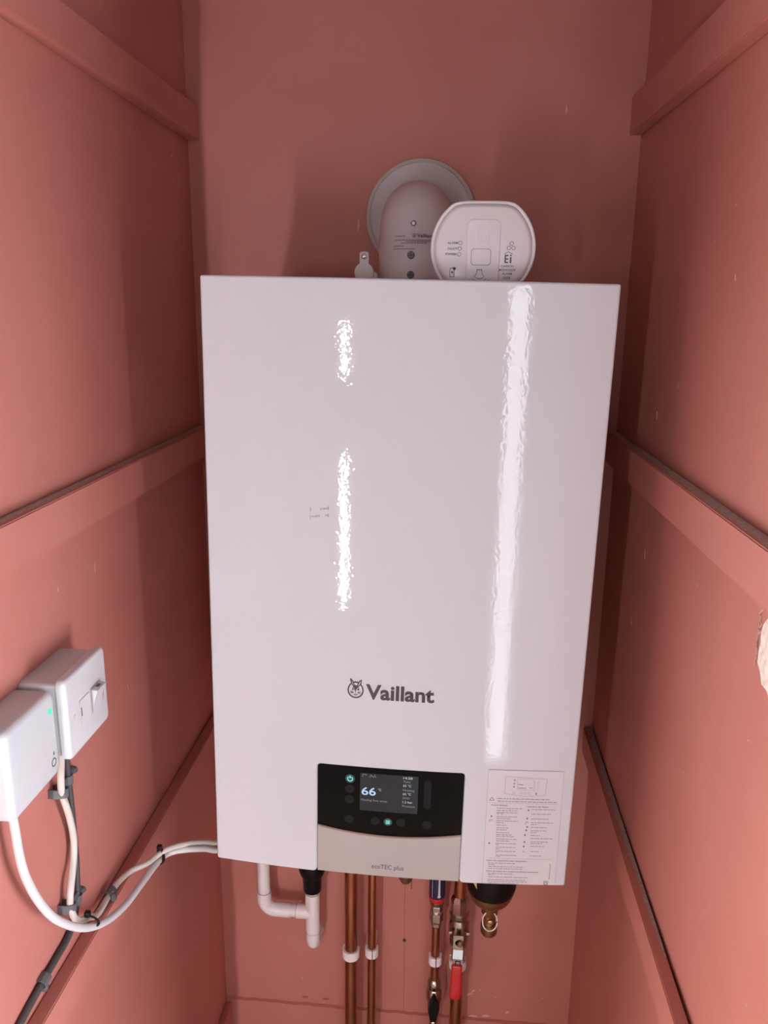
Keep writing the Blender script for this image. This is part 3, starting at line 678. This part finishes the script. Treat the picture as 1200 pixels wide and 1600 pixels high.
def nail(o, p, axis='X'):
    L = o.location
    lathe('nail_boss', [(.0042, 0), (.0042, .006), (.0030, .0085)], 'clip_grey', o, axis, tuple(Vector(p)-L), 14)
    lathe('nail', [(.0017, .0084), (.0017, .0094)], 'steel', o, axis, tuple(Vector(p)-L), 10)
k1 = tag(empty('cable_clip', (XL, -.524, .203)), 'grey clip holding two cables just below the spur switch', 'cable clip', 'grey cable clips')
saddle(k1, (XL, -.5375, .208), (0, .15, 1), (0, 1, -.1), .0045, .009, depth=.0168); saddle(k1, (XL, -.509, .205), (0, 0, 1), (0, 1, 0), .0040, .009, 'second_saddle', .0078)
box('bridge', (0.0002, -.010, -.003), (.006, .013, .007), 'clip_grey', k1, .001); nail(k1, (XL, -.498, .209))
k2 = tag(empty('cable_clip', (XL, -.534, .064)), 'grey clip holding two cables where the white loop is tied', 'cable clip', 'grey cable clips')
saddle(k2, (XL, -.5425, .074), (0, .1, 1), (0, 1, -.1), .0045, .010, depth=.0160); saddle(k2, (XL, -.5145, .060), (0, .3, 1), (0, 1, -.2), .0044, .010, 'second_saddle', .0078)
box('bridge', (0.0002, -.006, -.002), (.007, .018, .008), 'clip_grey', k2, .001); nail(k2, (XL, -.5045, .064))
k3 = tag(empty('cable_clip', (XL+.0115, -.452, .0115)), 'grey clip holding the cream cable on top of the batten', 'cable clip', 'grey cable clips')
saddle(k3, (XL+.0112, -.452, .0108), (0, 1, 0), (1, 0, 0), .0042, .012, depth=-.0105); nail(k3, (XL+.0160, -.455, .0118), 'Z')
k4 = tag(empty('cable_clip', (XL, -.593, .029)), 'grey clip holding only the dark grey cable above the batten', 'cable clip', 'grey cable clips')
saddle(k4, (XL, -.593, .0294), (0, 1, .08), (0, -.08, 1), .0042, .011, depth=.0084); nail(k4, (XL, -.594, .0225))
def tie(c, ax, r0, r1, label, head):
    o = tag(empty('cable_tie', c), label, 'cable tie')
    ax = Vector(ax).normalized(); u = ax.cross(Vector((0, 0, 1))).normalized(); v = ax.cross(u)
    bm = bmesh.new(); rings = []
    for k in range(24):
        a = 2*PI*k/24; d = u*math.cos(a)*r0+v*math.sin(a)*r1
        dn = d.normalized()
        rings.append([bm.verts.new(d+ax*s*.0019+dn*t) for s, t in ((-1, 0), (1, 0), (1, .0013), (-1, .0013))])
    for k in range(24):
        a, b_ = rings[k], rings[(k+1) % 24]
        for i in range(4): bm.faces.new((a[i], a[(i+1) % 4], b_[(i+1) % 4], b_[i]))
    from_bm('strap', bm, 'tie', o, 40)
    hd = Vector(head); box('head', tuple(hd-Vector((.003, .0028, .003))), tuple(hd+Vector((.003, .0028, .003))), 'tie', o, .0008)
    return o
tie((-.3190, -.533, .0485), (.1, .82, -.55), .0112, .0052, 'black cable tie joining white loop and cream cable at the clip', (-.002, .003, .0075))
tie((-.2975, -.3810, .0160), (.45, .85, 0), .0045, .0105, 'black cable tie bundling the two cables beside the boiler', (-.001, .000, .0125))

# ------------------------------------------------------------------ plumbing under the boiler
YP = -.045; TOP = .0345
def pipe_thing(x, label): return tag(empty('copper_pipe', (x, YP, FLOOR)), label, 'pipe')
def run(o, r, z0=FLOOR+.0005, z1=TOP):
    lathe('tube', [(r, z0-FLOOR), (r, z1-FLOOR)], 'copper', o, seg=28)
p1 = pipe_thing(-.0975, 'plain thick copper pipe next to the black waste connector'); run(p1, .011)
p2 = pipe_thing(-.0600, 'plain thin copper pipe beside the plain thick one'); run(p2, .0075)
p3 = pipe_thing(.0530, 'thin copper pipe with navy blue sleeve and black lever valve'); run(p3, .0075)
p4 = pipe_thing(.0930, 'thick copper pipe with the red-handled lever valve'); run(p4, .011)
def pipe_clip(x, z, r, label):
    o = tag(empty('pipe_clip', (x, 0, z)), label, 'pipe clip', 'white pipe clips on the back wall')
    bm = bmesh.new(); hh = .0085; y0 = YP
    inner = [(r+.0003)*1.0, 24]; pts_o = []; pts_i = []
    for k in range(25):
        a = math.radians(150+240*k/24); pts_o.append(((r+.0042)*math.cos(a), y0+(r+.0042)*math.sin(a))); pts_i.append(((r+.0003)*math.cos(a), y0+(r+.0003)*math.sin(a)))
    poly = pts_o + pts_i[::-1]
    for i in range(24):
        q = [pts_o[i], pts_o[i+1], pts_i[i+1], pts_i[i]]
        bm_prism(bm, [(u, v, -hh) for u, v in q], [(u, v, hh) for u, v in q])
    bmesh.ops.remove_doubles(bm, verts=bm.verts, dist=1e-6)
    from_bm('jaw', bm, 'pipe_clip', o, 40)
    box('stem', (-.006, y0+r+.0006, -hh*.8), (.006, -.0002, hh*.8), 'pipe_clip', o, .001)
    return o
pipe_clip(-.0975, -.424, .011, 'white clip gripping the plain thick copper pipe')
pipe_clip(-.0600, -.418, .0075, 'white clip gripping the plain thin copper pipe')
pipe_clip(.0530, -.424, .0075, 'white clip gripping the thin pipe above the black lever valve')
pipe_clip(.0930, -.428, .011, 'white clip half hidden behind the red valve handle')
def part_lathe(name, o, prof, m, seg=24, axis='Z', org=(0, 0, 0), smooth=35):
    return lathe(name, [(r, z-FLOOR) for r, z in prof] if axis == 'Z' else prof, m, o, axis, org, seg, smooth)
# navy sleeve, nickel nut
sl = part_lathe('blue_sleeve', p3, [(.0125, .030), (.0142, .026), (.0142, -.288), (.0135, -.295)], 'navy', 28)
def sleeve_s(u, v, h): a = u/.0142; return (.0142*math.sin(a)+h*math.sin(a), -(.0142+h)*math.cos(a), v-FLOOR)
decal('white_band', [[(.0018, -.283), (.0052, -.283), (.0048, -.248), (.0022, -.248)], circle(.0035, -.2840, .0028, 14)], sleeve_s, .0003, 'white_print', sl)
decal('white_line', stroke([(-.0088, -.288), (-.0085, -.22)], .0009), sleeve_s, .0003, 'white_print', sl)
part_lathe('red_ring', p3, [(.0130, -.290), (.0144, -.292), (.0140, -.298), (.0120, -.302)], 'red', 28)
part_lathe('sleeve_neck', p3, [(.0128, -.300), (.0128, -.306), (.0100, -.310)], 'nickel', 28)
part_lathe('compression_nut', p3, [(.0090, -.308), (.0108, -.312), (.0108, -.322), (.0092, -.324), (.0118, -.328), (.0118, -.342), (.0095, -.346), (.0095, -.352), (.0078, -.355)], 'nickel', 6, smooth=20)
part_lathe('nut_collar', p3, [(.0100, -.320), (.0112, -.324), (.0100, -.329)], 'steel', 24)
# black lever isolation valve
vb = part_lathe('valve_body', p3, [(.0078, -.466), (.0110, -.470), (.0118, -.476), (.0118, -.484), (.0104, -.486), (.0138, -.492), (.0138, -.510), (.0105, -.518), (.0112, -.522), (.0112, -.532), (.0078, -.538)], 'nickel', 24)
bm = bmesh.new()
lev = [(-.0015, .040), (.0020, .040), (.0070, .028), (.0100, .020), (.0100, .010), (.0060, .002), (.0035, -.010), (.0018, -.022), (-.0018, -.022), (-.0045, -.008), (-.0075, .002), (-.0100, .012), (-.0085, .024)]
zz = -.527-FLOOR
bm_prism(bm, [(u*.95, -.026, zz+v) for u, v in lev], [(u, -.013, zz+v) for u, v in lev])
bmesh.ops.bevel(bm, geom=bm.edges[:], offset=.0015, segments=2, affect='EDGES')
bl = from_bm('black_lever', bm, 'rubber', p3, 30)
lathe('lever_screw', [(.0040, -.0255), (.0040, -.0285), (.0025, -.0295)], 'steel', bl, 'Y', (0, 0, zz-.010), 16)
lathe('valve_spindle', [(.006, .0), (.006, -.0135)], 'nickel', p3, 'Y', (0, 0, zz+.018), 16)
# ball valve with red handle
part_lathe('valve_union', p4, [(.0120, -.288), (.0155, -.294), (.0165, -.300), (.0165, -.318), (.0150, -.320)], 'nickel', 8, smooth=20)
part_lathe('union_ring', p4, [(.0150, -.318), (.0175, -.321), (.0175, -.329), (.0160, -.332)], 'nickel', 28)
part_lathe('ball_body', p4, [(.0150, -.330), (.0178, -.338), (.0185, -.352), (.0175, -.366), (.0150, -.374), (.0160, -.376), (.0160, -.388), (.0118, -.394)], 'nickel', 28)
lathe('valve_stem', [(.0065, -.012), (.0065, -.029)], 'nickel', p4, 'Y', (0, 0, -.362-FLOOR), 16)
zz = -FLOOR
bm = bmesh.new()   # cranked steel lever
prof = [(-.0270, -.347), (-.0270, -.376), (-.0345, -.388), (-.0345, -.410)]
th = .002
for (y0, z0), (y1, z1) in zip(prof, prof[1:]):
    for wv in (.0085,):
        bm_prism(bm, [(-wv-.001, y0, z0+zz), (wv-.001, y0, z0+zz), (wv-.0015, y1, z1+zz), (-wv-.0015, y1, z1+zz)], [(-wv-.001, y0-th, z0+zz), (wv-.001, y0-th, z0+zz), (wv-.0015, y1-th, z1+zz), (-wv-.0015, y1-th, z1+zz)])
lv = from_bm('steel_lever', bm, 'steel', p4, 20)
decal('lever_slot', stroke([(-.0048, -.406), (-.0048, -.392), (.0030, -.392), (.0030, -.402)], .0018), lambda u, v, h: (u, -.0368-h, v+zz), 0, 'dark', lv)
lathe('lever_nut', [(.0058, -.0285), (.0058, -.0325), (.0035, -.0345)], 'brass', lv, 'Y', (.002, 0, -.362+zz), 6, 20)
for sx in (-1, 1): box('stop_lug', (sx*.0150-.003, -.022, -.352+zz), (sx*.0150+.003, -.014, -.346+zz), 'steel', p4, .0008)
bm = bmesh.new(); secs = []
for z, wv, d in ((-.400, .0085, .0035), (-.403, .0095, .0048), (-.418, .0090, .0048), (-.432, .0098, .0052), (-.446, .0105, .0058), (-.456, .0108, .006), (-.463, .0095, .0052), (-.466, .0060, .0035)):
    secs.append([bm.verts.new((-.002-.0015*((-.40-z)/.066)+wv*math.copysign(abs(math.cos(a))**.6, math.cos(a)), -.0360-.004*((-.40-z)/.066)+d*math.copysign(abs(math.sin(a))**.6, math.sin(a)), z+zz)) for a in [2*PI*k/20 for k in range(20)]])
for a, c in zip(secs, secs[1:]):
    for i in range(20): bm.faces.new((a[i], a[(i+1) % 20], c[(i+1) % 20], c[i]))
bm.faces.new(secs[0]); bm.faces.new(secs[-1])
from_bm('red_grip', bm, 'red', lv, 40)

# black filter canister with brass base
YFI = -.105; ZF = -.200
ft = tag(empty('system_filter', (.140, YFI, ZF-.11)), 'black dome canister with brass base and drain cock under the boiler', 'filter')
def fz(p): return [(r, z+.11) for r, z in p]
ca = lathe('canister', fz([(.020, .235), (.036, .228), (.0405, .20), (.0415, .02), (.0412, -.004), (.0402, -.013), (.0380, -.0205), (.030, -.022)]), 'rubber', ft, seg=40)
lathe('brass_base', fz([(.0372, -.0205), (.0360, -.029), (.0310, -.039), (.0220, -.047), (.0160, -.052), (.0140, -.056), (.0140, -.066), (.0115, -.070)]), 'brass', ft, seg=36)
lathe('drain_neck', fz([(.0100, -.066), (.0100, -.090), (.0110, -.092)]), 'brass', ft, seg=24)
lathe('drain_cap', fz([(.0110, -.088), (.0140, -.091), (.0140, -.104), (.0120, -.108)]), 'brass', ft, seg=24)
lathe('drain_screw', [(.0048, -.0090), (.0048, -.0130), (.0028, -.0140)], 'brass', ft, 'Y', (.001, 0, .032), 14)
lp = [( .0118*math.cos(a), -.0105+.000*math.sin(a)-.0050*(1 if math.sin(a) < 0 else .2), .036+.017*math.sin(a)) for a in [2*PI*k/20 for k in range(21)]]
tube('white_loop', [Vector(p) for p in lp], .0011, 'pipe_clip', ft, 8)
bm = bmesh.new(); bm_lathe(bm, [(.0112, .0445), (.0124, .0455), (.0112, .0465)], 'Z', (0, 0, 0), 24); from_bm('white_washer', bm, 'pipe_clip', ft)
def can_s(u, v, h): a = u/.0415; return ((.0415+h)*math.sin(a), -(.0415+h)*math.cos(a), v+.11)
decal('yellow_sticker', [[(-.046, .060), (-.030, .060), (-.026, .002), (-.034, .010), (-.042, .014)]], can_s, .0004, 'yellow', ca)

# white waste pipe with black connector
wp = tag(empty('waste_pipe', (-.2525, -.045, -.345)), 'white plastic waste pipe with elbow, tee and black connector', 'pipe')
def wv(p): return [Vector(q) for q in p]
def cyl(name, a, b_, r, m, parent=wp, seg=28): return tube(name, [Vector(a), Vector(a).lerp(Vector(b_), .5), Vector(b_)], r, m, parent, seg)
cyl('tube', (0, 0, .033), (0, 0, .383), .0107, 'pvc')
ep = [Vector((0, 0, .036)), Vector((0, 0, .020))] + [Vector((.020-.020*math.cos(k/8*PI/2), 0, .020-.020*math.sin(k/8*PI/2))) for k in range(1, 9)] + [Vector((.047, 0, 0))]
tube('elbow', ep, .0124, 'pvc', wp, 28)
def rim(name, c, axis, r):
    pts = []
    for k in range(25):
        a = 2*PI*k/24; u, v_ = r*math.cos(a), r*math.sin(a)
        pts.append(Vector(c)+Vector({'Z': (u, v_, 0), 'X': (0, u, v_)}[axis]))
    tube(name, pts, .00055, 'joint', wp, 6)
rim('elbow_rim', (0, 0, .036), 'Z', .0118); rim('tee_rim', (.0865, 0, .040), 'Z', .0120); rim('tee_foot_rim', (.0865, 0, -.040), 'Z', .0124); rim('branch_rim', (.058, 0, 0), 'X', .0123)
cyl('branch_tube', (.045, 0, 0), (.064, 0, 0), .0107, 'pvc')
cyl('tee_branch', (.058, 0, 0), (.086, 0, 0), .0126, 'pvc')
cyl('tee_body', (.0865, 0, .040), (.0865, 0, -.040), .0126, 'pvc')
ep = [Vector((.0865, 0, -.038)), Vector((.0865, 0, -.052))] + [Vector((.0865, .022-.022*math.cos(k/8*PI/2), -.052-.022*math.sin(k/8*PI/2))) for k in range(1, 9)] + [Vector((.0865, .0445, -.074))]
tube('outlet_elbow', ep, .0119, 'pvc', wp, 28)
cyl('tee_tube', (.0865, 0, .036), (.0865, 0, .060), .0107, 'pvc')
bk = lathe('black_connector', [(.0150, .046), (.0160, .048), (.0165, .070), (.0170, .074), (.0205, .080), (.0235, .090), (.0240, .100), (.0200, .110), (.0160, .20), (.0160, .380)], 'rubber', wp, origin=(.0865, 0, 0), seg=32)
